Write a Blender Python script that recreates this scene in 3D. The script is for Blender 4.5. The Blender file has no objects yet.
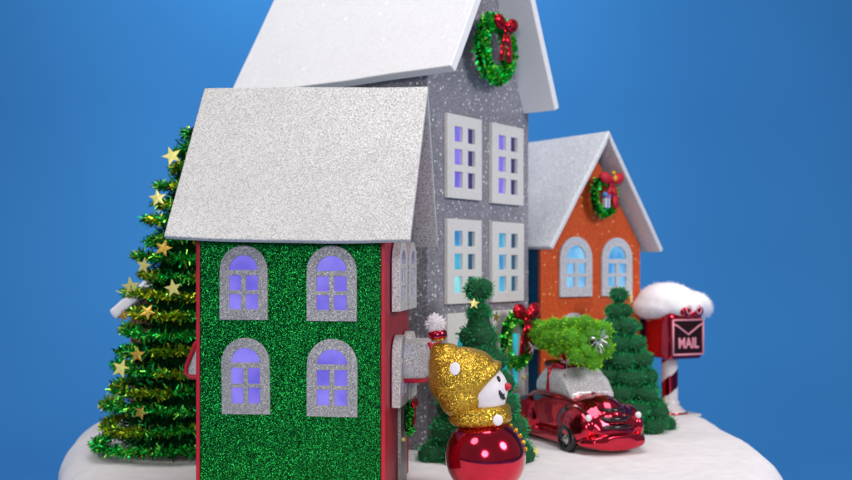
import bpy, bmesh, math, random
from mathutils import Vector, Matrix, Euler
random.seed(7)
PI = math.pi
S = 0.01                      # everything below is written in centimetres
sc = bpy.context.scene
COL = sc.collection
H = 11.15                     # camera height over the snow (cm)

# ------------------------------------------------------------------ camera, world, lamps, exposure
cam = bpy.data.cameras.new('camera'); co = bpy.data.objects.new('camera', cam); COL.objects.link(co)
co.location = (0, 0, H*S); co.rotation_euler = (PI/2, 0, 0)
cam.sensor_width = 36; cam.lens = 43.18; cam.shift_y = 0.0325
cam.clip_start = 0.01; cam.clip_end = 50
cam.dof.use_dof = True; cam.dof.focus_distance = 0.485; cam.dof.aperture_fstop = 14
sc.camera = co
w = bpy.data.worlds.new("World"); sc.world = w; w.use_nodes = True
w.node_tree.nodes['Background'].inputs[0].default_value = (.8, .78, .85, 1)
w.node_tree.nodes['Background'].inputs[1].default_value = 0.24
def area(name, loc, target, size, power, color=(1, 1, 1), sy=None):
    l = bpy.data.lights.new(name, 'AREA'); l.energy = power; l.color = color; l.size = size*S
    l.shape = 'ELLIPSE'; l.size_y = (sy or size)*S
    o = bpy.data.objects.new(name, l); COL.objects.link(o)
    o.location = Vector(loc)*S
    o.rotation_euler = (Vector(target)-Vector(loc)).to_track_quat('-Z', 'Y').to_euler()
    return o
area('key_softbox', (-52, 2, 82), (0, 60, 6), 34, 2.6, (1, .97, .95))
area('top_softbox', (6, 52, 92), (0, 60, 0), 46, 3.9, (1, .97, .98))
area('fill_softbox', (70, 8, 50), (4, 62, 6), 30, 4.6, (1, .97, .97))
area('front_softbox', (-6, -45, 30), (0, 60, 8), 30, 3.0, (1, .97, .97))
area('backdrop_lamp', (-14, 98, 84), (-12, 150, 50), 36, 4.1, (.95, .98, 1))
sc.view_settings.view_transform = 'Standard'; sc.view_settings.look = 'None'
sc.view_settings.exposure = 0; sc.view_settings.gamma = 1

# ------------------------------------------------------------------ materials
def srgb(r, g, b):
    f = lambda c: (c/255/12.92 if c/255 <= .04045 else ((c/255+.055)/1.055)**2.4)
    return (f(r), f(g), f(b), 1)
MATS = {}
class NT:
    def __init__(s, name):
        s.m = bpy.data.materials.new(name); s.m.use_nodes = True; s.t = s.m.node_tree
        s.p = s.t.nodes['Principled BSDF']; MATS[name] = s.m
        tc = s.n('ShaderNodeTexCoord'); v = s.n('ShaderNodeVectorMath', operation='SCALE')
        s.t.links.new(tc.outputs['Object'], v.inputs[0]); v.inputs['Scale'].default_value = 100
        s.co = v.outputs[0]
    def n(s, typ, **kw):
        x = s.t.nodes.new(typ)
        for k, v in kw.items(): setattr(x, k, v)
        return x
    def l(s, a, b): s.t.links.new(a, b)
    def noise(s, scale, detail=3, rough=.5):
        x = s.n('ShaderNodeTexNoise'); x.inputs['Scale'].default_value = scale
        x.inputs['Detail'].default_value = detail; x.inputs['Roughness'].default_value = rough
        s.l(s.co, x.inputs['Vector']); return x
    def voro(s, scale):
        x = s.n('ShaderNodeTexVoronoi'); x.inputs['Scale'].default_value = scale
        s.l(s.co, x.inputs['Vector']); return x
    def ramp(s, src, stops):
        r = s.n('ShaderNodeValToRGB'); e = r.color_ramp.elements
        while len(e) < len(stops): e.new(.5)
        for el, (p, c) in zip(e, stops):
            el.position = p; el.color = c if len(c) == 4 else (*c, 1)
        s.l(src, r.inputs[0]); return r.outputs[0]
    def mix(s, fac, a, b):
        x = s.n('ShaderNodeMix', data_type='RGBA')
        for v, i in ((fac, 0), (a, 6), (b, 7)):
            if isinstance(v, (tuple, float, int)): x.inputs[i].default_value = v
            else: s.l(v, x.inputs[i])
        return x.outputs[2]
    def math(s, op, a, b=0.0):
        x = s.n('ShaderNodeMath', operation=op)
        for v, i in ((a, 0), (b, 1)):
            if isinstance(v, (float, int)): x.inputs[i].default_value = v
            else: s.l(v, x.inputs[i])
        return x.outputs[0]
    def sep(s, colr):
        x = s.n('ShaderNodeSeparateColor'); s.l(colr, x.inputs[0]); return x.outputs
    def bump(s, h, dist=.02, strength=.5, normal=None):
        b = s.n('ShaderNodeBump'); b.inputs['Strength'].default_value = strength
        b.inputs['Distance'].default_value = dist*S
        s.l(h, b.inputs['Height'])
        if normal: s.l(normal, b.inputs['Normal'])
        s.l(b.outputs[0], s.p.inputs['Normal']); return b.outputs[0]
    def flake_normal(s, color, k):
        a = s.n('ShaderNodeVectorMath', operation='SUBTRACT'); s.l(color, a.inputs[0]); a.inputs[1].default_value = (.5, .5, .5)
        b = s.n('ShaderNodeVectorMath', operation='SCALE'); s.l(a.outputs[0], b.inputs[0]); b.inputs['Scale'].default_value = k
        g = s.n('ShaderNodeNewGeometry')
        c = s.n('ShaderNodeVectorMath', operation='ADD'); s.l(g.outputs['Normal'], c.inputs[0]); s.l(b.outputs[0], c.inputs[1])
        d = s.n('ShaderNodeVectorMath', operation='NORMALIZE'); s.l(c.outputs[0], d.inputs[0])
        s.l(d.outputs[0], s.p.inputs['Normal'])
    def set(s, col=None, rough=None, metal=None, spec=None, **kw):
        for v, k in ((col, 'Base Color'), (rough, 'Roughness'), (metal, 'Metallic'), (spec, 'Specular IOR Level')):
            if v is None: continue
            if hasattr(v, 'links') or hasattr(v, 'is_linked'): s.l(v, s.p.inputs[k])
            else: s.p.inputs[k].default_value = v
        for k, v in kw.items(): s.p.inputs[k.replace('_', ' ')].default_value = v
        return s.m

def glitter(name, lo, hi, cells, k=1.0, rough=.35, metal=.6, pos=(.35, .9), big=None):
    t = NT(name); v = t.voro(cells); ch = t.sep(v.outputs['Color'])
    c = t.ramp(ch[0], [(pos[0], lo), (pos[1], hi)])
    nz = t.noise(.5, 4, .6); c = t.mix(t.ramp(nz.outputs[0], [(.3, (0, 0, 0)), (.75, (.35, .35, .35))]), c, lo)
    if big:
        v2 = t.voro(big[0]); c2 = t.sep(v2.outputs['Color'])
        a = t.math('LESS_THAN', v2.outputs['Distance'], big[1]); b = t.math('GREATER_THAN', c2[1], big[2])
        f = t.math('MULTIPLY', t.math('MULTIPLY', a, b), t.math('ADD', t.math('MULTIPLY', c2[0], .7), .3))
        c = t.mix(f, c, big[3])
    t.flake_normal(v.outputs['Color'], k)
    return t.set(c, rough, metal)

def plain(name, col, rough=.5, metal=0, spec=.5, var=.15, nscale=1.2, bump=0, bscale=8):
    t = NT(name); n = t.noise(nscale, 5, .6)
    dark = tuple(x*(1-var*1.5) for x in col[:3])+(1,); lite = tuple(min(1, x*(1+var)) for x in col[:3])+(1,)
    c = t.ramp(n.outputs[0], [(.3, dark), (.7, lite)])
    if bump:
        b = t.noise(bscale, 4, .6); t.bump(b.outputs[0], bump, .6)
    return t.set(c, rough, metal, spec)

# green glitter card: fine brilliant flakes on a darker ground
glitter('green_glitter', (.0006, .032, .006, 1), (.010, .38, .055, 1), 34, .7, .32, .9, (.38, 1.0))
glitter('silver_glitter_roof', (.36, .355, .345, 1), (.64, .63, .615, 1), 26, .35, .45, .15, (.05, .6))
glitter('silver_glitter_trim', (.25, .24, .24, 1), (.50, .485, .48, 1), 28, .3, .42, .3, (.1, .95))
glitter('white_roof', (.80, .80, .81, 1), (.84, .84, .85, 1), 9, .07, .6, 0, (.1, .8), (1.0, .13, .6, (1, 1, 1, 1)))
glitter('frost_roof', (.58, .59, .61, 1), (.72, .73, .75, 1), 10, .15, .45, .05, (.1, .8), (2.4, .17, .55, (1, 1, 1, 1)))
glitter('grey_glitter', (.20, .195, .23, 1), (.38, .37, .42, 1), 13, .45, .42, .15, (.1, .9), (3.5, .27, .22, (.95, .95, 1, 1)))
glitter('orange_glitter', (.54, .065, .008, 1), (.76, .115, .016, 1), 12, .25, .45, .1, (.2, .9), (2.2, .17, .72, (1, .6, .25, 1)))
glitter('white_trim', (.66, .65, .62, 1), (.74, .73, .70, 1), 12, .08, .5, 0, (.1, .8), (3, .12, .8, (1, 1, 1, 1)))
glitter('frost_trim', (.50, .51, .55, 1), (.66, .67, .7, 1), 9, .25, .4, .1, (.1, .8), (3, .2, .55, (1, 1, 1, 1)))
glitter('gold_glitter', (.36, .20, .012, 1), (.85, .54, .06, 1), 26, .75, .3, .75, (.2, .9))
glitter('frost_window', (.55, .53, .55, 1), (.80, .78, .80, 1), 14, .15, .2, .2, (.2, .8), (2.5, .15, .6, (1, 1, 1, 1)))
plain('red_card', srgb(150, 12, 40), .5, var=.15, bump=.01, bscale=20)
plain('red_trim', srgb(190, 22, 45), .4, var=.1)
plain('teal_card', srgb(10, 80, 118), .55, var=.15)
plain('white_paint', srgb(228, 222, 226), .6, var=.04, bump=.03, bscale=9)
plain('black_paint', (.012, .012, .014, 1), .35, var=.1)
plain('tyre_black', (.01, .011, .013, 1), .3, var=.1)
plain('dark_red', (.016, .001, .003, 1), .25, var=.2)
plain('pink_line', srgb(235, 150, 165), .5, var=.05)
plain('red_fabric', srgb(196, 12, 44), .6, var=.15, nscale=6)
plain('yellow_felt', srgb(215, 170, 10), .7, var=.1)
plain('blue_felt', srgb(60, 140, 215), .6, var=.1)
plain('trunk_wire', (.02, .04, .012, 1), .6)
plain('cardboard', srgb(205, 200, 198), .7, var=.05)
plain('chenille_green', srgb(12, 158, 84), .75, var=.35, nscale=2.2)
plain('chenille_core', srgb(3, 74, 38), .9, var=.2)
plain('lime_chenille', srgb(150, 228, 26), .75, var=.3, nscale=2.5)
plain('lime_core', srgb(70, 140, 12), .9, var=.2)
plain('cotton', srgb(250, 245, 246), .95, var=.02)
def foil(name, col, rough=.28, var=.4):
    t = NT(name); v = t.voro(5.0); ch = t.sep(v.outputs['Color'])
    c = t.ramp(ch[0], [(.1, tuple(x*(1-var) for x in col[:3])+(1,)), (.9, tuple(min(1, x*(1+var)) for x in col[:3])+(1,))])
    return t.set(c, rough, .85)
foil('foil_green', (.012, .60, .09, 1), .38); foil('foil_olive', (.50, .58, .02, 1), .38)
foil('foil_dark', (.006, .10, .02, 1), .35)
plain('foil_gold', (.86, .78, .24, 1), .3, .2, .6, var=.05); foil('foil_bronze', (.50, .33, .06, 1), .35, .2)
foil('foil_silver', (.9, .9, .92, 1), .25, .1); foil('foil_red', (.62, .012, .03, 1), .25, .25)
foil('foil_light_green', (.25, .80, .08, 1), .32, .3)
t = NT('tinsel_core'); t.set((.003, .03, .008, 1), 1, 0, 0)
t = NT('red_chrome'); n = t.noise(1.3, 2); t.bump(n.outputs[0], .04, .2)
t.set(t.ramp(n.outputs[0], [(.3, (.50, .006, .03, 1)), (.7, (.64, .010, .04, 1))]), .12, .95, Coat_Weight=.6, Coat_Roughness=.04)
t = NT('white_gloss'); t.set((.72, .68, .68, 1), .2, 0)
t = NT('hub_chrome'); t.set((.5, .5, .5, 1), .25, 1)
# snow fleece
t = NT('snow'); a = t.noise(14, 6, .7); b = t.noise(1.1, 4, .6)
t.set(t.ramp(b.outputs[0], [(.3, srgb(222, 217, 218)), (.7, srgb(236, 232, 233))]), .95, 0, .2)
t.bump(t.math('ADD', t.math('MULTIPLY', a.outputs[0], .35), t.math('MULTIPLY', b.outputs[0], .5)), .07, .6)
t.p.inputs['Sheen Weight'].default_value = .25
# backdrop: matte blue paper, faint mottling
t = NT('blue_paper'); a = t.noise(.02, 3, .5); b = t.noise(3, 4, .6)
t.set(t.mix(t.ramp(a.outputs[0], [(.3, (0, 0, 0, 1)), (.7, (1, 1, 1, 1))]), (.033, .19, .47, 1), (.041, .22, .53, 1)), .9, 0, .15)
t.bump(b.outputs[0], .02, .2)
# lit windows
def lit(name, c0, c1, st, z=False):
    t = NT(name); n = t.noise(.55, 3, .5)
    c = t.ramp(n.outputs[0], [(.35, c0), (.65, c1)])
    t.set((.02, .02, .03, 1), .25)
    t.l(c, t.p.inputs['Emission Color']); t.p.inputs['Emission Strength'].default_value = st
lit('lit_violet', srgb(104, 92, 215), srgb(140, 128, 240), 1.0)
lit('lit_violet_deep', srgb(92, 78, 205), srgb(128, 112, 238), 1.0)
lit('lit_cyan', srgb(28, 120, 190), srgb(60, 195, 225), 1.0)
lit('lit_cyan_pale', srgb(60, 190, 215), srgb(150, 235, 240), 1.0)
lit('lit_sky', srgb(60, 150, 215), srgb(140, 205, 245), 1.0)
lit('lit_teal', srgb(10, 130, 150), srgb(20, 190, 205), 1.0)
lit('unlit_pane', srgb(28, 22, 62), srgb(46, 34, 96), 1.0)
lit('unlit_teal', srgb(16, 48, 80), srgb(22, 70, 100), 1.0)

# ------------------------------------------------------------------ mesh builder
class MB:
    def __init__(s): s.v = []; s.f = []; s.m = []
    def add(s, vs, fs, mi=0):
        o = len(s.v); s.v += [tuple(v) for v in vs]
        for f in fs: s.f.append(tuple(i+o for i in f)); s.m.append(mi)
    def box(s, x0, x1, y0, y1, z0, z1, mi=0):
        s.add([(x0,y0,z0),(x1,y0,z0),(x1,y1,z0),(x0,y1,z0),(x0,y0,z1),(x1,y0,z1),(x1,y1,z1),(x0,y1,z1)],
              [(3,2,1,0),(4,5,6,7),(0,1,5,4),(1,2,6,5),(2,3,7,6),(3,0,4,7)], mi)
    def prism(s, poly, fn, a, b, mi=0):
        """poly: list of 2-d points, fn(p, t) -> 3-d ; extruded from t=a to t=b"""
        n = len(poly)
        s.add([fn(p, a) for p in poly]+[fn(p, b) for p in poly],
              [tuple(range(n))[::-1], tuple(range(n, 2*n))]+[(i, (i+1) % n, (i+1) % n+n, i+n) for i in range(n)], mi)
    def ell(s, c, r, R=None, seg=20, rings=12, mi=0):
        c = Vector(c); vs = []; fs = []
        if isinstance(r, (int, float)): r = (r, r, r)
        for i in range(rings+1):
            th = PI*i/rings
            for j in range(seg):
                ph = 2*PI*j/seg
                p = Vector((r[0]*math.sin(th)*math.cos(ph), r[1]*math.sin(th)*math.sin(ph), r[2]*math.cos(th)))
                if R is not None: p = R @ p
                vs.append(c+p)
        for i in range(rings):
            for j in range(seg):
                a = i*seg+j; b = i*seg+(j+1) % seg
                fs.append((a, a+seg, b+seg, b))
        s.add(vs, fs, mi)
    def tube(s, pts, rad, seg=10, closed=False, mi=0, caps=True):
        pts = [Vector(p) for p in pts]; n = len(pts)
        if isinstance(rad, (int, float)): rad = [rad]*n
        vs = []; prev = None
        for i, p in enumerate(pts):
            if closed: d = pts[(i+1) % n]-pts[i-1]
            else: d = pts[min(i+1, n-1)]-pts[max(i-1, 0)]
            d.normalize()
            if prev is None:
                u = d.cross(Vector((0, 0, 1)))
                if u.length < .1: u = d.cross(Vector((0, 1, 0)))
            else: u = prev-d*prev.dot(d)
            u.normalize(); prev = u; v = d.cross(u)
            for j in range(seg):
                a = 2*PI*j/seg; vs.append(p+(u*math.cos(a)+v*math.sin(a))*rad[i])
        fs = []
        for i in range(n if closed else n-1):
            k = (i+1) % n
            for j in range(seg):
                fs.append((i*seg+j, i*seg+(j+1) % seg, k*seg+(j+1) % seg, k*seg+j))
        if caps and not closed: fs += [tuple(range(seg))[::-1], tuple((n-1)*seg+j for j in range(seg))]
        s.add(vs, fs, mi)
    def lathe(s, prof, c=(0, 0, 0), seg=32, mi=0):
        vs = []; fs = []; n = len(prof)
        for r, z in prof:
            for j in range(seg):
                a = 2*PI*j/seg; vs.append((c[0]+r*math.cos(a), c[1]+r*math.sin(a), c[2]+z))
        for i in range(n-1):
            for j in range(seg):
                fs.append((i*seg+j, i*seg+(j+1) % seg, (i+1)*seg+(j+1) % seg, (i+1)*seg+j))
        s.add(vs, fs, mi)
    def blade(s, p, d, L, wd, mi=0, fold=0):
        p = Vector(p); d = Vector(d).normalized()
        u = d.cross(Vector((random.gauss(0, 1), random.gauss(0, 1), random.gauss(0, 1))))
        if u.length < .05: u = d.orthogonal()
        u.normalize(); n = d.cross(u)
        q = p+d*L*.5+n*fold*L; e = p+d*L+n*random.uniform(-.5, .5)*fold*L*3
        s.add([p-u*wd/2, p+u*wd/2, q+u*wd/2, q-u*wd/2, e+u*wd*.35, e-u*wd*.35], [(0, 1, 2, 3), (3, 2, 4, 5)], mi)
    def build(s, name, mats, parent=None, smooth=False, bevel=0, bseg=2, loc=None, rz=0, flat=False):
        me = bpy.data.meshes.new(name); me.from_pydata([(x*S, y*S, z*S) for x, y, z in s.v], [], s.f)
        if isinstance(mats, str): mats = [mats]
        for m in mats: me.materials.append(MATS[m])
        me.polygons.foreach_set('material_index', s.m)
        if smooth: me.polygons.foreach_set('use_smooth', [True]*len(me.polygons))
        me.update()
        if len(me.polygons) < 4000 and not flat:
            bm = bmesh.new(); bm.from_mesh(me); bmesh.ops.recalc_face_normals(bm, faces=bm.faces); bm.to_mesh(me); bm.free()
        o = bpy.data.objects.new(name, me); COL.objects.link(o)
        if parent: o.parent = parent
        if loc: o.location = Vector(loc)*S
        o.rotation_euler.z = rz
        if bevel:
            b = o.modifiers.new('bevel', 'BEVEL'); b.width = bevel*S; b.segments = bseg; b.limit_method = 'ANGLE'; b.angle_limit = math.radians(35)
            b.harden_normals = False
        return o
def fuse(o, voxel=.07, smooth=6, fac=.6):
    r = o.modifiers.new('remesh', 'REMESH'); r.mode = 'VOXEL'; r.voxel_size = voxel*S; r.use_smooth_shade = True
    m = o.modifiers.new('smooth', 'SMOOTH'); m.iterations = smooth; m.factor = fac
    return o
def thing(name, label, cat, loc=(0, 0, 0), rz=0, group=None):
    o = bpy.data.objects.new(name, None); COL.objects.link(o); o.empty_display_size = .01
    o.location = Vector(loc)*S; o.rotation_euler = (0, 0, rz); return tag(o, label, cat, group)
def tag(o, label, cat, group=None):
    o['label'] = label; o['category'] = cat
    if group: o['group'] = group
    return o

def plate(name, outer, holes, y0, y1, mat, parent, bevel=.02, fn=None):
    """flat board in the local x-z plane with real holes, thickness y0..y1 (fn maps x,y,z)"""
    cu = bpy.data.curves.new(name, 'CURVE'); cu.dimensions = '2D'; cu.fill_mode = 'BOTH'
    for lp in [outer]+holes:
        sp = cu.splines.new('POLY'); sp.points.add(len(lp)-1); sp.use_cyclic_u = True
        for i, (x, z) in enumerate(lp): sp.points[i].co = (x, z, 0, 1)
    th = abs(y1-y0)/2
    cu.extrude = max(th-bevel, .001); cu.bevel_depth = bevel; cu.bevel_resolution = 1; cu.offset = -bevel
    tmp = bpy.data.objects.new('tmp', cu); COL.objects.link(tmp)
    dg = bpy.context.evaluated_depsgraph_get()
    me = bpy.data.meshes.new_from_object(tmp.evaluated_get(dg)); bpy.data.objects.remove(tmp)
    ym = (y0+y1)/2
    for v in me.vertices:
        x, z, t_ = v.co
        p = (x, ym-t_, z)
        if fn: p = fn(*p)
        v.co = Vector(p)*S
    me.materials.clear(); me.materials.append(MATS[mat]); me.name = name
    for p in me.polygons: p.material_index = 0; p.use_smooth = False
    o = bpy.data.objects.new(name, me); COL.objects.link(o); o.parent = parent
    return o
def arch(x0, x1, z0, z1, n=14):
    r = (x1-x0)/2; cx = (x0+x1)/2; zc = z1-r
    return [(x0, z0), (x1, z0)]+[(cx+r*math.cos(a), zc+r*math.sin(a)) for a in [PI*i/n for i in range(n+1)]]
def rect(x0, x1, z0, z1): return [(x0, z0), (x1, z0), (x1, z1), (x0, z1)]

def arched_window(parent, xc, z0, wd, ht, mat, panemat, y=0, fn=None, tilt=0, deep=.2, kind='window'):
    x0, x1 = xc-wd/2, xc+wd/2; b = wd*.2; bar = wd*.05
    ztop = z0+ht; r = wd/2-b
    zs = ztop-b-r*1.02                       # spring line of the glass arch
    hs = [[(xc+r*math.cos(a), zs+.02+r*math.sin(a)*.98) for a in [PI*i/12 for i in range(13)]]]
    zb = z0+b*1.1; zm = (zb+zs-bar*2.0)/2
    for (za, zc_) in ((zb, zm-bar*.8), (zm+bar*.8, zs-bar*2.0)):
        hs.append(rect(x0+b, xc-bar, za, zc_)); hs.append(rect(xc+bar, x1-b, za, zc_))
    def tf(x, y_, z):
        dx, dz = x-xc, z-(z0+ht/2); c, s_ = math.cos(tilt), math.sin(tilt)
        p = (xc+dx*c-dz*s_, y_, z0+ht/2+dx*s_+dz*c)
        return fn(*p) if fn else p
    wn = plate(kind, arch(x0, x1, z0, z0+ht), hs, y-deep, y-.03, mat, parent, fn=tf)
    m = MB(); pts = arch(x0+b*.6, x1-b*.6, z0+b*.6, ztop-b*.6)
    m.add([tf(px, y-.055, pz) for px, pz in pts], [tuple(range(len(pts)))])
    m.build('pane', panemat, wn)
    return wn

# ------------------------------------------------------------------ setting: backdrop and snow base
m = MB()
prof = [(-60, -9)]; prof += [(105, -9)]
prof += [(105+45*math.sin(a), -9+45*(1-math.cos(a))) for a in [PI/2*i/14 for i in range(1, 15)]]+[(150, 190)]
vs = []; 
for (y, z) in prof: vs += [(-190, y, z), (190, y, z)]
m.add(vs, [(2*i, 2*i+1, 2*i+3, 2*i+2) for i in range(len(prof)-1)])
o = m.build('backdrop', 'blue_paper', smooth=True); o['kind'] = 'structure'

ctrl = [(20.4, 57), (21.8, 63), (22.2, 70), (22.0, 76), (21.0, 80.5), (15, 83), (0, 84), (-12, 83.5), (-20, 82.5), (-24.3, 79), (-25.3, 74), (-23.6, 66),
        (-20.6, 57), (-17.6, 49), (-13.5, 42), (-7, 38), (0, 37), (8, 38.5), (14, 43), (18, 50)]
def catmull(P, k=8):
    out = []; n = len(P)
    for i in range(n):
        p0, p1, p2, p3 = [Vector(P[(i+j-1) % n]) for j in range(4)]
        for q in range(k):
            t_ = q/k
            out.append(.5*((2*p1)+(p2-p0)*t_+(2*p0-5*p1+4*p2-p3)*t_**2+(3*p1-p0-3*p2+p3)*t_**3))
    return out
ring = catmull(ctrl); cen = Vector((-.8, 59))
import mathutils.noise as mn
m = MB(); vs = []; N = len(ring)
rows = [(u, 0) for u in [.02]+[i/26 for i in range(1, 25)]]
rr = 2.6
def inset(p, d): 
    v = p-cen; return cen+v*(1-d/v.length)
prof = []
for i in range(9):
    a = PI/2*i/8; prof.append((rr-rr*math.sin(a), -rr+rr*math.cos(a)))
prof += [(0.1, -3.5), (.25, -5), (.5, -8.9)]
lay = []
for u, _ in rows: lay.append([(cen+(inset(p, rr)-cen)*u, 0) for p in ring])
for d, z in prof: lay.append([(inset(p, d), z) for p in ring])
for L in lay:
    for p, z in L:
        q = Vector((p.x*.22, p.y*.22, z*.3)); dz = mn.noise(q)*.16+mn.noise(q*3.3)*.06
        edge = min(1, (p-cen).length/20)
        vs.append((p.x+mn.noise(q+Vector((9, 9, 9)))*.25*edge, p.y, z+dz-.03))
fs = [tuple(range(N))]
for i in range(len(lay)-1):
    for j in range(N): fs.append((i*N+j, (i+1)*N+j, (i+1)*N+(j+1) % N, i*N+(j+1) % N))
m.add(vs, fs); o = m.build('snow_base', 'snow', smooth=True); o['kind'] = 'structure'

# ------------------------------------------------------------------ shared makers
def ring_pts(c, R, n, ex, ez, sy=1, sz=1):
    c = Vector(c); return [c+Vector(ex)*R*sy*math.cos(2*PI*i/n)+Vector(ez)*R*sz*math.sin(2*PI*i/n) for i in range(n)]
def make_wreath(parent, c, R, tr, scale_bow=1, top=True, name='wreath', n=900, sz=1.15, bow=(0, 1.0), bowmat='foil_red', deco=False, light=.35):
    """wreath hanging in the local x-z plane facing -y"""
    m = MB(); ps = ring_pts(c, R, 40, (1, 0, 0), (0, 0, 1), 1, sz)
    m.tube(ps, tr*.55, 8, True, 0)
    for _ in range(n):
        i = random.random()*40; p = ps[int(i) % 40].lerp(ps[(int(i)+1) % 40], i % 1)
        tg = (ps[(int(i)+1) % 40]-ps[int(i) % 40]).normalized()
        d = Vector([random.gauss(0, 1) for _ in range(3)]); d -= tg*d.dot(tg)*.7; d.normalize()
        if d.y > .4: d.y = -d.y
        m.blade(p+d*tr*.3, d, tr*random.uniform(.5, .9), tr*.3, 1 if random.random() > light else 2, .15)
    wr = m.build(name, ['tinsel_core', 'foil_green', 'foil_light_green'], parent)
    c = Vector(c); b = MB(); k = scale_bow; bc = c+Vector((bow[0], -tr*1.1, R*sz*bow[1]))
    for sx in (-1, 1):
        b.ell(bc+Vector((sx*.62*k, 0, .12*k)), (.55*k, .26*k, .38*k), Matrix.Rotation(-sx*.35, 3, 'Y'), 14, 8)
        tl = [bc, bc+Vector((sx*.12*k, -.1*k, -.5*k)), bc+Vector((sx*.32*k, -.05*k, -1.1*k)), bc+Vector((sx*.42*k, 0, -1.9*k))]
        for q in range(3):
            p0, p1 = tl[q], tl[q+1]; wv = Vector((.16*k*(1+.25*q), 0, .03)); tv = Vector((0, .05*k, 0))
            b.add([p0-wv, p0+wv, p1+wv*1.15, p1-wv*1.15, p0-wv+tv, p0+wv+tv, p1+wv*1.15+tv, p1-wv*1.15+tv],
                  [(0, 1, 2, 3), (7, 6, 5, 4), (0, 4, 5, 1), (1, 5, 6, 2), (2, 6, 7, 3), (3, 7, 4, 0)])
    b.ell(bc+Vector((0, -.12*k, 0)), (.22*k, .2*k, .24*k), None, 12, 8)
    b.build('bow', bowmat, wr, smooth=True)
    return wr

# ------------------------------------------------------------------ green house
G = thing('green_house', 'green glitter house with silver glitter roof, red sides and four lit violet windows', 'toy house', (-5.97, 52.44, 0), -math.radians(8))
hw, hd, ez, rz_ = 4.53, 3.85, 12.5, 20.2
def gable(m, hw, hd, zt, peak, y0, y1, x0, x1):
    pass
# body: red card box with gabled side walls (ridge runs along x)
m = MB()
pl = [(-hd+.12, 0), (hd, 0), (hd, 12.6), (0, 19.3), (-hd+.12, 12.6)]
m.prism(pl, lambda p, t_: (t_, p[0], p[1]), -hw, hw); m.build('side_wall', 'red_card', G, bevel=.05)
m = MB(); m.box(-hw+.13, hw-.10, -hd-.06, -hd+.118, .02, 13.0); m.build('front_wall', 'green_glitter', G, bevel=.03)
m = MB()
for sx in (-1, 1):
    m = MB(); m.box(sx*hw-.1, sx*hw+.1, -hd-.03, -hd+.1, 0, 12.9); m.build('corner_trim', 'red_trim', G, bevel=.04)
# folded roof board
def fold_roof(parent, L0, L1, half, ze, zr, th, mat, xo=0, ro=.12, name='roof', wob=.0, half2=None, ze2=None):
    m = MB(); half2 = half2 or half; ze2 = ze if ze2 is None else ze2
    def side(sgn, hf, z_e):
        return [(sgn*hf*(1-q), z_e+(zr-z_e)*q) for q in [i/12 for i in range(13)]]
    line = side(-1, half, ze)+side(1, half2, ze2)[::-1][1:]
    n = len(line); top = []; bot = []
    for i, (y, z) in enumerate(line):
        a = line[max(i-1, 0)]; b = line[min(i+1, n-1)]; d = Vector((b[0]-a[0], b[1]-a[1])).normalized(); nn = Vector((-d.y, d.x))
        top.append((y, z)); bot.append((y-nn.x*th, z-nn.y*th))
    NX = 16; vs = []
    for k in range(NX+1):
        x = L0+(L1-L0)*k/NX
        for j, p in enumerate(top+bot):
            jj = j % n; e = abs(jj-n//2)/(n//2)
            w_ = wob*e*math.sin(PI*k/NX)
            vs.append((x, p[0], p[1]+w_+(mn.noise(Vector((x*.4, p[0]*.4, zr)))*.05)))
    W = 2*n; fs = []
    for k in range(NX):
        for j in range(n-1):
            a = k*W+j; fs.append((a, a+1, a+1+W, a+W)[::-1]); b = k*W+n+j; fs.append((b, b+1, b+1+W, b+W))
        a = k*W; fs.append((a, a+n, a+n+W, a+W)); a = k*W+n-1; fs.append((a, a+W, a+n+W, a+n))
    for k in (0, NX):
        for j in range(n-1):
            a = k*W+j; f = (a, a+n, a+n+1, a+1); fs.append(f if k else f[::-1])
    m.add(vs, fs)
    o = m.build(name, mat, parent, smooth=False, bevel=ro*.8, bseg=3); return o
gr_ = fold_roof(G, .35-5.95, .35+5.83, 5.05, 12.45, 20.35, .26, 'silver_glitter_roof', wob=-.1)
gr_.rotation_euler.y = .018; gr_.location = (-.0040, 0, .0008)
for xc, z0, wd, ht, ti in ((-2.2, 8.65, 2.37, 3.57, .0), (2.1, 8.62, 2.42, 3.58, 0), (-2.1, 4.15, 2.38, 3.66, .012), (2.12, 4.12, 2.44, 3.68, -.004)):
    arched_window(G, xc, z0, wd, ht, 'silver_glitter_trim', 'lit_violet', y=-hd-.055, tilt=ti, deep=.16)
# windows on the right-hand wall (board faces +x)
for yc in (-.75, 2.35):
    for z0 in (9.0, 4.3):
        arched_window(G, yc, z0, 2.3, 3.5, 'silver_glitter_roof', 'lit_violet_deep', y=0, fn=lambda x, y, z: (hw-y*1.6+.02, x, z), deep=.3)
    for z0 in (9.0,):
        arched_window(G, yc, z0, 2.3, 3.5, 'silver_glitter_trim', 'lit_violet_deep', y=0, fn=lambda x, y, z: (-hw+y*1.6-.02, x, z), deep=.22)
# door with wreath on the right wall, hood over it
m = MB(); m.box(hw+.01, hw+.2, .1, 2.0, 0, 5.0); d = m.build('door', 'silver_glitter_trim', G, bevel=.03)
m = MB(); m.ell((hw+.28, .35, 2.4), .12); m.build('handle', 'foil_gold', d, smooth=True)
wr = make_wreath(G, (0, 0, 0), .62, .26, .55, n=350, name='door_wreath'); wr.location = Vector((hw+.48, .9, 3.4))*S; wr.rotation_euler.z = PI/2
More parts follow.
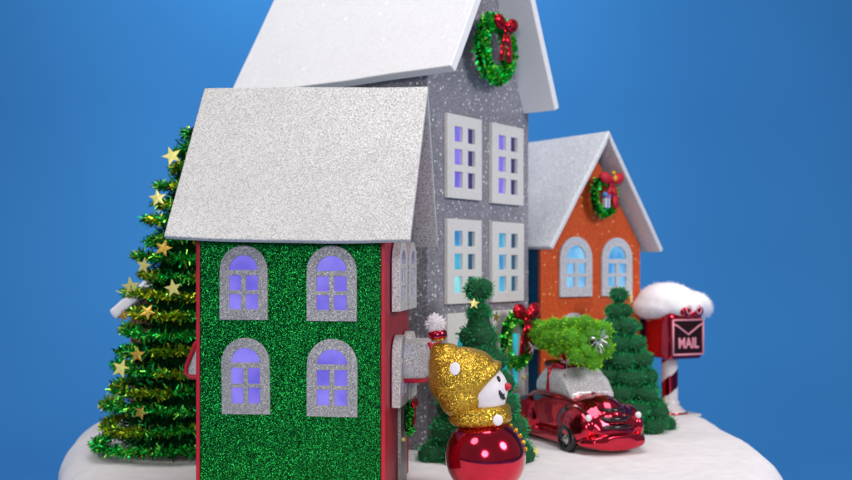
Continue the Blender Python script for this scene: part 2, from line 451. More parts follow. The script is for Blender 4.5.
# hoods
m = MB(); m.prism([(hw, 5.55), (hw+1.55, 5.6), (hw+1.8, 5.8), (hw+1.86, 7.1), (hw+1.7, 7.42), (hw, 7.45)], lambda p, t_: (p[0], t_, p[1]), -.7, 2.6)
hd1 = m.build('door_hood', 'silver_glitter_roof', G, bevel=.08)
m = MB(); m.tube([(hw+.02, -.75, 5.5), (hw+1.5, -.75, 5.52), (hw+1.78, -.75, 5.64), (hw+1.9, -.75, 5.95), (hw+1.92, -.75, 7.1), (hw+1.75, -.75, 7.45)], .11, 8)
m.tube([(hw+1.92, 2.6, 5.6), (hw+1.92, -.7, 5.6)], .12, 8); m.tube([(hw+1.86, 2.6, 7.2), (hw+1.86, -.7, 7.2)], .12, 8); m.build('hood_trim', 'red_trim', hd1, smooth=True)
m = MB(); m.prism([(-hw, 5.55), (-hw-1.75, 5.62), (-hw-1.75, 5.95), (-hw-1.15, 7.3), (-hw-.8, 7.5), (-hw, 7.55)], lambda p, t_: (p[0], t_, p[1]), -.7, 2.6)
hd2 = m.build('door_hood', 'silver_glitter_roof', G, bevel=.06)
m = MB(); m.tube([(-hw-.02, -.75, 5.5), (-hw-1.6, -.75, 5.52), (-hw-1.85, -.75, 5.75), (-hw-1.78, -.75, 6.1), (-hw-1.3, -.75, 7.25), (-hw-.95, -.75, 7.5)], .12, 8)
m.build('hood_trim', 'red_trim', hd2, smooth=True)

# ------------------------------------------------------------------ grey house (local x along the gable wall, local -y outward)
al = math.atan2(.807, .5906)
Q = thing('grey_house', 'tall grey glitter house with huge white roof, wreath in its gable and white rectangular windows', 'toy house', (.1, 62, 0), al)
W, D = 12.0, 16.6
m = MB(); pl = [(0, 0), (W, 0), (W, 22.8), (W/2-.3, 33.2), (0, 22.8)]
m.prism(pl, lambda p, t_: (p[0], t_, p[1]), 0, D); m.build('wall', 'grey_glitter', Q, bevel=.04)
# roof slabs: polygon in the x-z plane extruded along y from -2.5
m = MB()
ax, az, th = 5.75, 34.9, .75
Lx, Lz, Rx, Rz = -1.15, 22.95, 11.9, 22.15
def slab(m, x0, z0, x1, z1, th, y0, y1, side):
    d = Vector((x1-x0, z1-z0)).normalized(); nn = Vector((d.y, -d.x))*side
    P = [(x0, z0), (x1, z1), (x1+nn.x*th, z1+nn.y*th+ (0)), (x0+nn.x*th, z0+nn.y*th)]
    m.prism(P, lambda p, t_: (p[0], t_, p[1]), y0, y1)
NYS = 14
line = [(Lx, Lz), (ax, az), (Rx, Rz)]
def gable_roof(parent, L, A, R, th, y0, y1, mat, name='roof', bevel=.15):
    m = MB(); out = []; inn = []
    NQ = 10
    pts = [Vector(L).lerp(Vector(A), i/NQ) for i in range(NQ+1)]+[Vector(A).lerp(Vector(R), i/NQ) for i in range(1, NQ+1)]
    n = len(pts)
    for i, p in enumerate(pts):
        a = pts[max(0, i-1)]; b = pts[min(n-1, i+1)]; d = (b-a).normalized(); nn = Vector((d.y, -d.x))
        k = th*(1.25 if i == NQ else 1); inn.append(p+nn*k)
    W_ = 2*n; NY = 12; vs = []
    for q in range(NY+1):
        y = y0+(y1-y0)*q/NY
        for p in pts+inn: vs.append((p.x, y, p.y+mn.noise(Vector((p.x*.3, y*.3, p.y*.3)))*.06))
    fs = []
    for q in range(NY):
        for j in range(n-1):
            a = q*W_+j; fs.append((a, a+1, a+1+W_, a+W_)[::-1]); b = a+n; fs.append((b, b+1, b+1+W_, b+W_))
        a = q*W_; fs.append((a, a+n, a+n+W_, a+W_)[::-1]); a = q*W_+n-1; fs.append((a, a+n, a+n+W_, a+W_))
    for q in (0, NY):
        for j in range(n-1):
            a = q*W_+j; f = (a, a+1, a+1+n, a+n); fs.append(f if q == 0 else f[::-1])
    m.add(vs, fs)
    me = m.build(name, mat, parent, bevel=bevel, bseg=3)
    bm = bmesh.new(); bm.from_mesh(me.data); bmesh.ops.recalc_face_normals(bm, faces=bm.faces); bm.to_mesh(me.data); bm.free()
    return me
gable_roof(Q, (Lx, Lz), (ax, az), (Rx, Rz), .6, -2.5, D-.4, 'white_roof', bevel=.26)
def grid_window(parent, x0, x1, z0, z1, cols, rows_, mats, deep=.3, kind='window', bx=(.2, .43, .58, .8), zr=((.68, .86), (.405, .59), (.13, .32))):
    wd, ht = x1-x0, z1-z0; hs = []; cells = []
    for ri, (a, b) in enumerate(zr):
        for ci in range(2):
            h = (x0+wd*bx[2*ci], x0+wd*bx[2*ci+1], z0+ht*a, z0+ht*b); hs.append(rect(*h)); cells.append((ri, ci, h))
    wn = plate(kind, rect(x0, x1, z0, z1), hs, -deep, -.02, 'white_trim', parent)
    m = MB(); names = []
    for ri, ci, (a, b, c, d_) in cells:
        mt = mats[ri*2+ci]
        for part, (qa, qb) in enumerate(((a-.02, a+(b-a)*.5), (a+(b-a)*.5, b+.02))):
            mm = mt[part] if isinstance(mt, tuple) else mt
            if mm not in names: names.append(mm)
            m.add([(qa, -.05, c-.02), (qb, -.05, c-.02), (qb, -.05, d_+.02), (qa, -.05, d_+.02)], [(0, 1, 2, 3)], names.index(mm))
    m.build('pane', names, wn); return wn
V, VD, DK, C1, C2, DT = 'lit_violet', 'lit_violet_deep', 'unlit_pane', 'lit_cyan', 'lit_cyan_pale', 'unlit_teal'
grid_window(Q, 1.7, 5.58, 15.5, 20.74, 2, 3, [V, (VD, DK), V, (VD, DK), V, (VD, DK)])
grid_window(Q, 6.82, 10.85, 15.42, 20.74, 2, 3, [V, (V, DK), V, (V, DK), V, (V, DK)])
grid_window(Q, 1.7, 5.56, 8.88, 14.2, 2, 3, [C1, (C1, DT), C1, (C1, DT), C2, (C2, DT)])
grid_window(Q, 6.86, 10.9, 8.86, 14.2, 2, 3, [C1, (C1, DT), C1, (C1, DT), C1, (C1, DT)])
for x0, x1 in ((1.7, 5.6), (6.9, 11.0)):
    m_ = [('lit_teal', 'lit_teal')]*6
    dr = grid_window(Q, x0, x1, .1, 8.3, 2, 3, ['lit_teal']*6, .3, 'door', (.28, .52, .62, .84), ((.62, .8), (.36, .56), (.1, .3)))
    m = MB(); m.ell((x1-.3, -.42, 3.6), .13); m.build('handle', 'foil_gold', dr, smooth=True)
make_wreath(Q, (5.95, -1.0, 25.3), 1.7, .62, 1.2, n=1500, sz=1.03, bow=(.35, .85), name='gable_wreath', light=.3)
make_wreath(Q, (8.5, -1.1, 6.3), 1.5, .5, 1.4, n=900, sz=1.05, bow=(.5, 1.12), name='door_wreath', light=.55)

# ------------------------------------------------------------------ orange house
O = thing('orange_house', 'small orange glitter house with frosted silver roof and arched windows, behind the red car', 'toy house', (8.1, 72, 0), math.radians(36))
m = MB(); W2 = 10.2
m.prism([(0, 0), (W2, 0), (W2, 12.9), (5.2, 19.6), (0, 12.9)], lambda p, t_: (p[0], t_, p[1]), 0, .3); m.build('front_wall', 'orange_glitter', O, bevel=.04)
m = MB(); m.prism([(.05, 0), (W2-.05, 0), (W2-.05, 12.85), (5.2, 19.4), (.05, 12.85)], lambda p, t_: (p[0], t_, p[1]), .302, 9.0); m.build('side_wall', 'teal_card', O, bevel=.04)
gable_roof(O, (-.55, 12.6), (5.3, 21.1), (11.15, 12.55), .38, -1.5, 9.6, 'frost_roof', bevel=.1)
for u0, u1 in ((1.64, 4.84), (5.87, 9.07)):
    arched_window(O, (u0+u1)/2, 9.05, u1-u0, 4.35, 'frost_trim', 'lit_sky', y=0, deep=.25)
    arched_window(O, (u0+u1)/2-(.2 if u0 < 3 else 0), 3.4, u1-u0, 4.5, 'frost_trim', 'lit_sky', y=0, deep=.25)
gw = make_wreath(O, (5.5, -.75, 16.35), 1.05, .42, 1.05, n=600, sz=1.2, bow=(.35, .95), bowmat='red_fabric', name='gable_wreath')
m = MB(); m.box(5.1, 5.6, -1.3, -.95, 15.5, 16.2, 0); m.box(5.28, 5.44, -1.33, -.9, 15.45, 16.25, 1); m.ell((5.2, -1.15, 16.45), .2, None, 12, 8, 1); m.ell((5.6, -1.15, 16.35), .17, None, 12, 8, 1)
m.build('gift_charm', ['cardboard', 'blue_felt'], gw, bevel=.04)
m = MB(); m.ell((5.9, -1.5, 17.65), (.16, .12, .22)); m.ell((5.85, -1.4, 18.05), (.2, .1, .13)); m.build('bow_knot', 'yellow_felt', gw, smooth=True)

# ------------------------------------------------------------------ red house behind the tinsel tree
R_ = thing('red_house', 'little red house with thick white snowy roof, mostly hidden behind the tinsel tree', 'toy house', (-17.2, 71.5, 0), math.radians(4))
m = MB(); m.prism([(-3, 0), (3, 0), (3, 8), (0, 10.8), (-3, 8)], lambda p, t_: (p[0], t_, p[1]), -2, 3); m.build('wall', 'red_card', R_, bevel=.04)
ro = gable_roof(R_, (-4.3, 8.2), (-.2, 11.9), (4.4, 8.4), .75, -2.8, 3.4, 'cotton', bevel=.0); fuse(ro, .1, 14)
arched_window(R_, -1.2, 3.6, 1.7, 2.6, 'silver_glitter_trim', 'unlit_pane', y=-2.0)
arched_window(R_, 1.2, 3.6, 1.7, 2.6, 'silver_glitter_trim', 'unlit_pane', y=-2.0)

# ------------------------------------------------------------------ tinsel tree
def star_poly(r, rot=0, k=.42):
    return [((r if i % 2 == 0 else r*k)*math.sin(rot+PI*i/5), (r if i % 2 == 0 else r*k)*math.cos(rot+PI*i/5)) for i in range(10)]
def star(parent, pos, nrm, r, mat, name='star_ornament'):
    m = MB(); P = star_poly(r, random.uniform(-.5, .5)); n = Vector(nrm).normalized()
    u = n.cross(Vector((0, 0, 1))).normalized(); v = u.cross(n); pos = Vector(pos)
    for sg, t_ in ((1, .05), (-1, 0)):
        vs = [pos+u*p[0]+v*p[1]+n*t_ for p in P]+[pos+n*(t_+sg*.015)]
        m.add(vs, [(i, (i+1) % 10, 10) if sg > 0 else ((i+1) % 10, i, 10) for i in range(10)])
    base = len(m.v)-22
    m.f += [(base+i, base+11+i, base+11+(i+1) % 10, base+(i+1) % 10) for i in range(10)]; m.m += [0]*10
    return m.build(name, mat, parent)
TX, TY = -14.1, 63.0
T = thing('tinsel_tree', 'large shiny green tinsel christmas tree with gold stars at the left', 'christmas tree', (TX, TY, 0))
TH, TR = 20.3, 5.9
def cone_r(z): return TR*(1-(z/TH))**.72+.35
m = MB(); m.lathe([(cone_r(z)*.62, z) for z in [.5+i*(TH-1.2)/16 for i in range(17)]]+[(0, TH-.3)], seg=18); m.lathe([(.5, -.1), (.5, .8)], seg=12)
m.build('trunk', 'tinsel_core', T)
m = MB(); tiers = 18
for _ in range(6500):
    z = .3+(TH-.8)*(1-math.sqrt(random.random())); r = cone_r(z)*random.uniform(.45, .72); a = random.uniform(-PI*1.1, PI*.3)
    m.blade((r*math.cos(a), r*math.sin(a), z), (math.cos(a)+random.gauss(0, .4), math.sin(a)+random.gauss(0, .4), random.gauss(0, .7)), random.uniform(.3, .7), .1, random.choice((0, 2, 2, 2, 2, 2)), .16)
for k in range(tiers):
    z = .75+(TH-1.6)*(k/(tiers-1))**1.0; r = cone_r(z)-.3-(.25 if k % 2 else 0)
    n = int(2*PI*max(r, .5)*100)
    ph0 = random.random()*6
    for i in range(n):
        a = random.uniform(-PI*1.1, PI*.35) if random.random() < .85 else random.random()*6.28
        rj = r+.25*math.sin(3*a+ph0)+random.gauss(0, .10); zz = z+.12*math.sin(2*a+ph0*2)
        p = Vector((rj*math.cos(a), rj*math.sin(a), zz))
        rad = Vector((math.cos(a), math.sin(a), 0)); tg = Vector((-math.sin(a), math.cos(a), 0))
        th_ = random.random()*2*PI
        d = rad*math.cos(th_)*1.1+Vector((0, 0, 1))*math.sin(th_)*.5+tg*random.gauss(0, .45)+rad*.4
        olive = mn.noise(Vector((a*1.3, k*3.7, 2))) > (-.05 if k % 2 else .22)
        q = random.random()
        mi = 3 if q < .2 else (1 if olive and q < .8 else (2 if q > .72 else 0))
        m.blade(p, d, random.uniform(.2, .6), random.uniform(.06, .11), mi, .16)
m.build('crown', ['foil_green', 'foil_olive', 'foil_dark', 'foil_light_green'], T)
def star_at(px, py, r=.75, mat='foil_gold'):
    # star on the cone surface that stands at that height/azimuth
    z = max(.6, 11.15-(py-268)*.0595); rr_ = cone_r(z)+.15
    x = (px-(426+TX*1022/TY))*.0598; x = max(-rr_*.82, min(rr_*.9, x)); y = -math.sqrt(max(.05, rr_**2-x*x))
    star(T, (x, y-.1, z), (x*.06+random.uniform(-.15, .15), -1, random.uniform(-.1, .35)), r, mat)
for px, py, r, mt in ((177, 155, .62, 'foil_gold'), (165, 198, .55, 'foil_gold'), (136, 287, .62, 'foil_gold'), (139, 366, .6, 'foil_gold'), (190, 288, .55, 'foil_gold'), (156, 266, .5, 'foil_gold'),
                      (177, 249, .55, 'foil_bronze'), (157, 352, .5, 'foil_bronze'), (165, 311, .5, 'foil_bronze'), (130, 316, .4, 'foil_bronze'), (165, 405, .45, 'foil_bronze')):
    star_at(px, py, r, mt)

# ------------------------------------------------------------------ chenille trees
def fuzz(m, pts, rad, n, L=(.12, .25), wd=.035, mi=1, closed=True, droop=0):
    N_ = len(pts)
    for _ in range(n):
        i = random.random()*(N_ if closed else N_-1); k = int(i); f = i-k
        a = pts[k % N_]; b = pts[(k+1) % N_]; p = a.lerp(b, f); tg = (b-a).normalized()
        r_ = rad[k % N_]*(1-f)+rad[(k+1) % N_]*f
        d = Vector([random.gauss(0, 1) for _ in range(3)]); d -= tg*d.dot(tg)*.85; d.normalize()
        d2 = (d+tg*random.gauss(0, .25)+Vector((0, 0, -droop))).normalized()
        m.blade(p+d*r_*.8, d2, r_*.2+random.uniform(*L), wd, mi, .1)
def chenille_tree(name, label, loc, Rb, Ht, tiers, group, stars, lobes=5, rz=0, sharp=1.0, fat=.6):
    T = thing(name, label, 'christmas tree', loc, rz, group)
    m = MB(); m.tube([(0, 0, -.1), (0, 0, Ht*.95)], [.16, .08], 8); m.build('trunk', 'trunk_wire', T)
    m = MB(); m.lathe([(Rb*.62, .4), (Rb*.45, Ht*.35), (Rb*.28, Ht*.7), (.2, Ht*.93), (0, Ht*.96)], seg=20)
    for k in range(tiers):
        q = k/(tiers-1); z = .55+(Ht-1.0)*q; r = max(.05, Rb*(1-q)**sharp-.1); tr = fat*(1-.12*q)
        nseg = 56; pts = []; rad = []; ph = random.random()*6
        nl = max(4, int(lobes+4*(1-q)))
        for i in range(nseg):
            a = 2*PI*i/nseg; sc_ = abs(math.sin(nl*a/2+ph)); rr_ = r*(.80+.26*sc_+.16*mn.noise(Vector((a*1.1, k*9.3, rz))))-tr*.5
            pts.append(Vector((rr_*math.cos(a), rr_*math.sin(a), z-.18*sc_*r*.5+.28*mn.noise(Vector((a*1.2, k*5., 1))))))
            rad.append(tr*(.66+.42*sc_))
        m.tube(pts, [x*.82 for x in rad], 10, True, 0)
        fuzz(m, pts, rad, int(620*(r+.8)), (.04, .15), .045, 1)
        if r > .9:      # inner fill so the tier is a full whorl
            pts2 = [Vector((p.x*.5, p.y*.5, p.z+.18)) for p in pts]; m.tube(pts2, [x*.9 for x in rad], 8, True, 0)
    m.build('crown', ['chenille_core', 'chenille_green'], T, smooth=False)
    for (px, a, r, mt) in stars:
        z = Ht*px; rr_ = Rb*(1-px)**sharp+.35
        star(T, (rr_*math.cos(a), rr_*math.sin(a), z), (math.cos(a)*.6, math.sin(a)-.5, .1), r, mt)
    return T
tg_ = 'dark green chenille christmas trees'
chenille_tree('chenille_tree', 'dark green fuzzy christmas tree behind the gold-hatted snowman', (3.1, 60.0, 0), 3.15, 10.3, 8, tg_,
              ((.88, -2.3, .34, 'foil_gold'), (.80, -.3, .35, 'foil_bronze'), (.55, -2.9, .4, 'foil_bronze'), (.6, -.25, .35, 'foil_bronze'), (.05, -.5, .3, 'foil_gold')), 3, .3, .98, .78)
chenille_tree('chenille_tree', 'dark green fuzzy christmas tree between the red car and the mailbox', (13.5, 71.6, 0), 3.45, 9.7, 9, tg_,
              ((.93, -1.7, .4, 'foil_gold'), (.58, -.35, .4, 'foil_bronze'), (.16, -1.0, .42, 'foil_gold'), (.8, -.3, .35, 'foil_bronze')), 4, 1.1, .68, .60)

# ------------------------------------------------------------------ red car (local +x is the front)
cdir = math.atan2(-.92, .38)
CAR = thing('red_car', 'shiny chrome red ornament car with frosted windows and a tree on its roof', 'toy car', (9.6, 65.7, 0), cdir); CAR.scale = (1.06, 1.06, 1.06)
m = MB()
def loft(m, st, n=20, mi=0, e=3.0):
    vs = []
    for x, hw_, z0, z1 in st:
        zc, hz = (z0+z1)/2, (z1-z0)/2
        for j in range(n):
            a = 2*PI*j/n; c, s_ = math.cos(a), math.sin(a)
            vs.append((x, hw_*math.copysign(abs(c)**(2/e), c), zc+hz*math.copysign(abs(s_)**(2/e), s_)))
    fs = [(i*n+j, i*n+(j+1) % n, (i+1)*n+(j+1) % n, (i+1)*n+j) for i in range(len(st)-1) for j in range(n)]
    fs += [tuple(range(n))[::-1], tuple((len(st)-1)*n+j for j in range(n))]
    m.add(vs, fs, mi)
loft(m, [(-4.1, 1.1, .9, 1.9), (-3.8, 1.7, .6, 2.5), (-2.8, 1.95, .45, 3.0), (-1.2, 2.0, .4, 3.15), (.4, 1.95, .4, 3.2), (1.6, 1.8, .45, 3.15), (2.8, 1.75, .5, 3.0), (3.7, 1.65, .6, 2.7), (4.3, 1.45, .7, 2.2), (4.6, 1.1, .8, 1.6)])
# wing bulges
for sy in (-1, 1):
    m.ell((2.75, sy*1.7, 1.4), (1.7, .68, 1.2)); m.ell((-2.6, sy*1.8, 1.35), (1.5, .68, 1.3))
    loft(m, [(-3.0, .1, .3, .9), (-2.6, .35, .3, 1.0), (2.6, .35, .3, 1.0), (3.0, .1, .3, .9)])
    m.box(-2.2, 2.2, sy*1.95-.3, sy*1.95+.3, .35, .75)
body_v = m
m.ell((3.0, 0, 1.9), (1.72, 1.2, 1.3)); m.ell((1.5, 0, 2.75), (1.6, .35, .52))
loft(m, [(-1.9, 1.1, 4.3, 4.75), (-1.5, 1.35, 4.25, 4.95), (.0, 1.4, 4.25, 5.0), (.6, 1.25, 4.2, 4.85)], e=2.5)
for sy in (-1, 1):
    m.tube([(-.45, sy*1.68, 3.0), (-.5, sy*1.5, 4.5)], .13, 8); m.tube([(1.75, sy*1.55, 3.1), (.9, sy*1.3, 4.3)], .06, 8)
bd = fuse(m.build('body', 'red_chrome', CAR, smooth=True), .075, 5)
m = MB(); loft(m, [(-2.5, 1.3, 2.7, 3.2), (-2.1, 1.55, 2.7, 3.9), (-1.4, 1.6, 2.7, 4.55), (.55, 1.62, 2.7, 4.6), (1.3, 1.6, 2.7, 4.1), (2.0, 1.5, 2.7, 3.2)], e=3.2)
g_ = m.build('windows', 'frost_window', CAR, smooth=True); fuse(g_, .08, 4)
m = MB(); loft(m, [(3.3, 2.2, .22, 1.0), (4.2, 2.15, .2, 1.15), (4.85, 1.7, .22, 1.15), (5.05, 1.0, .26, 1.1)], e=2.6); fuse(m.build('front_bumper', 'red_chrome', CAR, smooth=True), .07, 3)
m = MB(); loft(m, [(-4.55, 1.2, .4, 1.0), (-4.3, 1.7, .34, 1.05), (-3.7, 1.95, .34, 1.0)], e=2.6); fuse(m.build('rear_bumper', 'red_chrome', CAR, smooth=True), .07, 3)
m = MB()
for z, hw_, x in ((2.42, .95, 4.42), (1.95, 1.25, 4.66), (1.5, 1.4, 4.74)):
    m.tube([(x-.75*(abs(q)**2.2), hw_*q, z) for q in [-1+i/5 for i in range(11)]], [.06+.13*(1-abs(-1+i/5)**2) for i in range(11)], 8)
m.build('grille', 'dark_red', CAR, smooth=True)
for sy in (-1, 1):
    m = MB(); m.ell((4.2, sy*1.66, 2.05), (.15, .2, .2)); m.build('headlight', 'white_paint', CAR, smooth=True)
for x in (2.75, -2.6):
    for sy in (-1, 1):
        m = MB(); yo = sy*2.18
        m.tube([(x+.66*math.cos(a), yo, .72+.66*math.sin(a)) for a in [2*PI*i/28 for i in range(28)]], .24, 10, True)
        m.tube([(x, yo-sy*.2, .72), (x, yo+sy*.08, .72)], .6, 20)
        wl = m.build('wheel', 'tyre_black', CAR, smooth=True)
        m = MB(); m.tube([(x, yo+sy*.09, .72), (x, yo+sy*.15, .72)], .36, 20); m.ell((x, yo+sy*.15, .72), (.2, .09, .2))
        m.build('hubcap', 'hub_chrome', wl, smooth=True)
# windscreen lower frost bead
m = MB()
for i in range(60):
    q = -1+i/29.5; m.ell((2.05-.35*q*q+random.uniform(-.03, .03), q*1.45, 3.12+random.uniform(-.04, .04)), .07, None, 6, 4)
m.build('frost_bead', 'frost_window', CAR)

# tree lying on the car roof
LT = thing('roof_tree', 'bright lime green fuzzy christmas tree lying on the car roof', 'christmas tree', (8.55, 67.0, 6.5), cdir)
m = MB(); nT = 8
for k in range(nT):
    q = k/(nT-1); x = 3.9-8.0*q; r = (1.2*(1-q)**.7+.38); tr = .46*(1-q)+.34*q
    pts = []; rad = []; ph = random.random()*6; nl = 6
    for i in range(48):
        a = 2*PI*i/48; s_ = abs(math.sin(nl*a/2+ph)); rr_ = (r-tr*.4)*(.66+.36*s_)
        pts.append(Vector((x+.22*s_+.1*math.sin(a*2+k), rr_*math.cos(a), rr_*math.sin(a)*.92+.25*q))); rad.append(tr*(.40+.72*s_))
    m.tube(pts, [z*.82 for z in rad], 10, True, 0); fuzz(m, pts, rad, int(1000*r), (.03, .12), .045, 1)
    if r > .8:
        m.tube([Vector((p.x+.1, p.y*.45, p.z*.45)) for p in pts], [z*.9 for z in rad], 8, True, 0); fuzz(m, [Vector((p.x+.1, p.y*.45, p.z*.45)) for p in pts], rad, 150, (.02, .1), .045, 1)
m.build('crown', ['lime_core', 'lime_chenille'], LT)
m = MB(); m.tube([(-4.4, 0, .2), (4.3, 0, 0)], [.1, .16], 8); m.build('trunk', 'trunk_wire', LT)
def burst(parent, c, n, L, mat, wd=.09, name='tinsel_burst'):
    m = MB()
    for _ in range(n):
        d = Vector([random.gauss(0, 1) for _ in range(3)]); m.blade(c, d, L*random.uniform(.6, 1), wd, 0, .1)
    return m.build(name, mat, parent)
burst(LT, (4.55, .3, .25), 70, .95, 'foil_silver'); burst(LT, (3.2, -1.3, -.9), 26, .5, 'foil_red'); burst(LT, (3.4, -1.1, -1.1), 22, .55, 'foil_silver')
burst(LT, (-.5, -1.5, -.6), 26, .5, 'foil_silver'); burst(LT, (-2.6, -1.0, .4), 18, .4, 'foil_silver')

# ------------------------------------------------------------------ mailbox
MX = thing('mailbox', 'red mailbox with fluffy snow cap on a striped candy cane post', 'mailbox', (18.5, 77.6, 0), math.radians(24))
m = MB(); bx0 = 1.5; m.box(-1.52, 1.52, -2.0, 2.0, 4.35, 7.8); m.build('box', 'red_chrome', MX, bevel=.3, bseg=4)
m = MB(); m.prism([(-1.25, 4.75), (1.42, 4.75), (1.42, 7.25), (-1.25, 7.25)], lambda p, t_: (p[0], t_, p[1]), -2.06, -1.99); fl = m.build('front_flap', 'dark_red', MX, bevel=.02)
m = MB(); rc = [(-1.28, -2.1, 4.72), (1.45, -2.1, 4.72), (1.45, -2.1, 7.28), (-1.28, -2.1, 7.28)]
for i in range(4): m.tube([rc[i], rc[(i+1) % 4]], .07, 8)
m.tube([(-1.28, -2.1, 7.0), (-.9, -2.1, 6.85), (.1, -2.1, 6.2), (1.1, -2.1, 6.85), (1.45, -2.1, 7.0)], .07, 8); m.build('outline', 'pink_line', fl, smooth=True)
cu = bpy.data.curves.new('txt', 'FONT'); cu.body = 'MAIL'; cu.size = 1.1; cu.extrude = .03; cu.offset = .02; cu.align_x = 'CENTER'
tmp = bpy.data.objects.new('t', cu); COL.objects.link(tmp); me = bpy.data.meshes.new_from_object(tmp.evaluated_get(bpy.context.evaluated_depsgraph_get())); bpy.data.objects.remove(tmp)
for v in me.vertices: v.co = Vector((v.co.x*.78+.1, -2.1-v.co.z, v.co.y+5.2))*S
me.materials.clear(); me.materials.append(MATS['pink_line']); tx = bpy.data.objects.new('lettering', me); COL.objects.link(tx); tx.parent = fl
# striped post
m = MB(); seg = 32; nz_ = 40; z0, z1 = .5, 4.5; vs = []; 
for i in range(nz_+1):
    z = z0+(z1-z0)*i/nz_; r = .62+(.12 if z < 1.1 else 0)
    for j in range(seg): a = 2*PI*j/seg; vs.append((r*math.cos(a), r*math.sin(a), z))
o0 = len(m.v); m.v += vs
for i in range(nz_):
    for j in range(seg):
        m.f.append((i*seg+j, i*seg+(j+1) % seg, (i+1)*seg+(j+1) % seg, (i+1)*seg+j)); m.m.append(0 if ((j/seg*1.0-i/nz_*1.5+.28) % 1) < .5 else 1)
m.build('post', ['red_chrome', 'white_gloss'], MX, smooth=True)
m = MB(); m.lathe([(0, .12), (1.25, .12), (1.25, .3), (1.05, .42), (.75, .75), (.62, 1.0)], seg=32); m.lathe([(1.3, .05), (1.36, .16), (1.3, .28)], seg=32, mi=1); m.build('foot', ['white_gloss', 'red_chrome'], MX, smooth=True)
m = MB(); m.lathe([(.62, 4.2), (.9, 4.4), (1.0, 4.45)], seg=24); m.build('collar', 'red_chrome', MX, smooth=True)
m = MB(); m.box(-1.6, 1.8, -1.5, 1.5, -.05, .14); m.build('ground_plate', 'cardboard', MX, bevel=.05)
m = MB()
for c, r in (((-.3, 0, 8.6), (2.2, 2.5, 1.45)), ((-1.2, .4, 8.2), (1.5, 2.4, .95)), ((1.3, -.3, 8.3), (1.9, 2.0, 1.15)), ((2.4, .2, 7.9), (1.3, 1.5, .75)), ((.2, -1.5, 8.3), (1.9, 1.2, .9))): m.ell(c, r)
cp = fuse(m.build('snow_cap', 'cotton', MX, smooth=True), .12, 12)
m = MB()
import itertools
for _ in range(4000):
    c, r = random.choice((((-.3, 0, 8.6), (2.2, 2.5, 1.45)), ((-1.2, .4, 8.2), (1.5, 2.4, .95)), ((1.3, -.3, 8.3), (1.9, 2.0, 1.15)), ((2.4, .2, 7.9), (1.3, 1.5, .75))))
    d = Vector([random.gauss(0, 1) for _ in range(3)]).normalized(); p = Vector(c)+Vector((d.x*r[0], d.y*r[1], d.z*r[2]))*.93
    m.blade(p, d+Vector([random.gauss(0, .6) for _ in range(3)]), random.uniform(.12, .34), .02, 0, .2)
m.build('snow_fluff', 'cotton', cp)
m = MB()
for sx in (-1, 1):
    m.ell((.2+sx*.5, -2.35, 8.0), (.56, .3, .48), Matrix.Rotation(sx*.3, 3, 'Y'), 16, 10)
m.ell((.2, -2.4, 7.75), (.22, .2, .3)); bw = m.build('bow', 'red_chrome', MX, smooth=True)
m = MB()
for sx in (-1, 1):
    m.tube([(.2+sx*.45+.22*math.cos(a), -2.64, 8.05+.3*math.sin(a)) for a in [2*PI*i/16 for i in range(16)]], .05, 6, True)
m.build('piping', 'pink_line', bw, smooth=True)

# ------------------------------------------------------------------ snowman ornament
K = .0489; PX = 485.5
def sp(px, py, y=0): return Vector(((px-PX)*K, y, 11.15-(py-268)*K))
SN = thing('snowman_ornament', 'glass snowman ornament with red ball body, gold glitter hat and scarf, facing right', 'ornament', ((PX-426)/1022*50, 50, 0))
m = MB(); m.ell((0, 0, 1.93), 1.97, None, 48, 32); m.build('body', 'red_chrome', SN, smooth=True)
m = MB(); m.ell((-.14, 0, 5.2), (1.24, 1.2, 1.26), None, 32, 20); m.ell((-.1, 0, 4.7), (1.1, 1.1, .9)); hdm = fuse(m.build('head', 'white_paint', SN, smooth=True), .06, 4)
m = MB()
m.ell(sp(462, 378), (1.68, 1.55, 1.5), Matrix.Rotation(-.25, 3, 'Y'), 32, 20)
m.ell(sp(474, 372), (1.15, 1.2, 1.1), None, 24, 14)
m.ell(sp(448, 366), (.98, 1.0, 1.12), None, 24, 14)
m.ell(sp(440, 354), (.5, .5, .55), None, 16, 10)
m.ell(sp(462, 396), (1.2, 1.45, 1.15), None, 24, 14)
# carve the face opening by an oblique rolled brim
bn = Vector((.66, 0, -.75)); bc = sp(477.5, 382.5)
e1 = Vector((0, 1, 0)); e2 = bn.cross(e1).normalized()
m.tube([bc+e1*1.16*math.cos(a)+e2*1.27*math.sin(a) for a in [2*PI*i/40 for i in range(40)]], .24, 12, True)
hat = fuse(m.build('hat', 'gold_glitter', SN, smooth=True), .06, 5)
ht = hat.modifiers.new('grain', 'DISPLACE'); tex = bpy.data.textures.new('grain', 'CLOUDS'); tex.noise_scale = .0016; ht.texture = tex; ht.strength = .0003; ht.texture_coords = 'LOCAL'
m = MB(); m.tube([Vector((-.25+1.2*math.cos(a), 1.1*math.sin(a), 3.85+.06*math.cos(a))) for a in [2*PI*i/40 for i in range(40)]], .36, 14, True)
m.tube([Vector((-.25+1.2*math.cos(a), 1.1*math.sin(a), 4.15+.08*math.cos(a))) for a in [2*PI*i/40 for i in range(40)]], .3, 14, True)
scf = fuse(m.build('scarf', 'gold_glitter', SN, smooth=True), .06, 3)
md = scf.modifiers.new('grain', 'DISPLACE'); md.texture = tex; md.strength = .0006; md.texture_coords = 'LOCAL'
def dot(parent, c, n, r, mat, name, flat=.3, sx=1):
    q = Vector(n).to_track_quat('Z', 'Y').to_matrix(); m = MB(); m.ell(c, (r*sx, r, r*flat), q, 20, 10); return m.build(name, mat, parent, smooth=True)
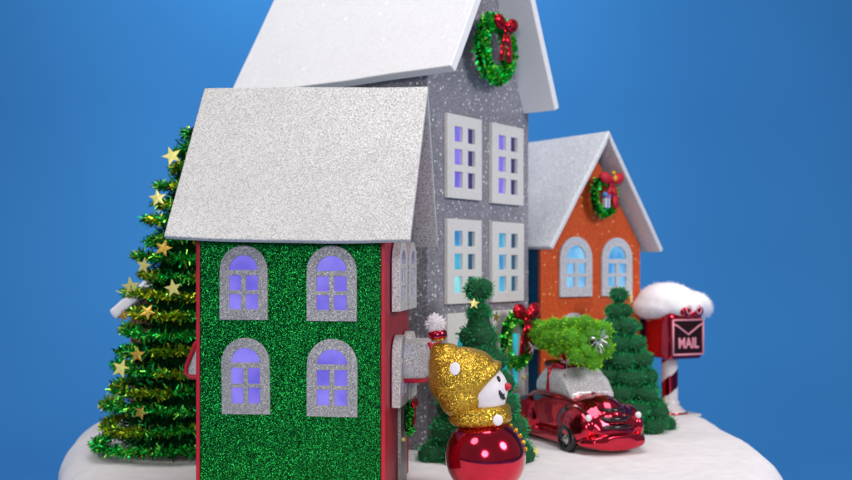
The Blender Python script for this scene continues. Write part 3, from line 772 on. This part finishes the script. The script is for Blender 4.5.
dot(hat, sp(454, 366, -1.50), (-.15, -1, .25), .32, 'white_paint', 'polka_dot', .13, .8)
dot(scf, sp(496, 416.5, -1.34), (.35, -1, .05), .27, 'white_paint', 'polka_dot', .3)
hc = Vector((-.14, 0, 5.2))
def onhead(px, py, k=1.0):
    p = sp(px, py); dx, dz = (p.x-hc.x)/1.24, (p.z-hc.z)/1.26; q = 1-dx*dx-dz*dz
    return Vector((p.x, -1.2*math.sqrt(max(q, .02)), p.z))
e = onhead(497.5, 377.5); dot(hdm, e, e-hc, .16, 'black_paint', 'eye', .5, .6)
e = onhead(505.5, 386); dot(hdm, e+Vector((.05, 0, 0)), e-hc, .19, 'red_trim', 'nose', 1.1)
m = MB(); m.tube([onhead(498, 388.5)+Vector((0, -.02, 0)), onhead(499, 391.5)+Vector((0, -.02, 0)), onhead(501, 395)+Vector((0, -.02, 0)), onhead(503.5, 397.5)+Vector((.02, -.02, 0))], [.035, .09, .11, .06], 8)
m.tube([onhead(502, 398), onhead(503, 392)], [.07, .03], 6); m.build('mouth', 'black_paint', hdm, smooth=True)
m = MB(); c = sp(438.5, 341)
ax_ = Vector((-.12, 0, 1)).normalized()
m.tube([c, c+ax_*.12], .36, 20); m.build('hat_neck', 'gold_glitter', SN, smooth=True)
m = MB(); m.tube([c+ax_*.1, c+ax_*.16, c+ax_*.42, c+ax_*.5], [.38, .46, .46, .38], 22); m.build('ornament_cap', 'red_chrome', SN, smooth=True)
m = MB(); pc = sp(435.5, 324); m.ell(pc, .3, None, 14, 10)
for _ in range(1300):
    d = Vector([random.gauss(0, 1) for _ in range(3)]).normalized(); m.blade(pc+d*.2, d+Vector([random.gauss(0, .3) for _ in range(3)]), random.uniform(.15, .38), .022, 0, .15)
m.build('pompom', 'cotton', SN)
bc_ = Vector((0, 0, 1.93))
for i in range(6):
    a = math.radians(62-i*10); p = bc_+Vector((math.cos(a)*.985, -.18, math.sin(a))).normalized()*2.0
    m = MB(); m.ell(p, .12, None, 10, 8); m.build('bead', 'gold_glitter', SN, smooth=True)
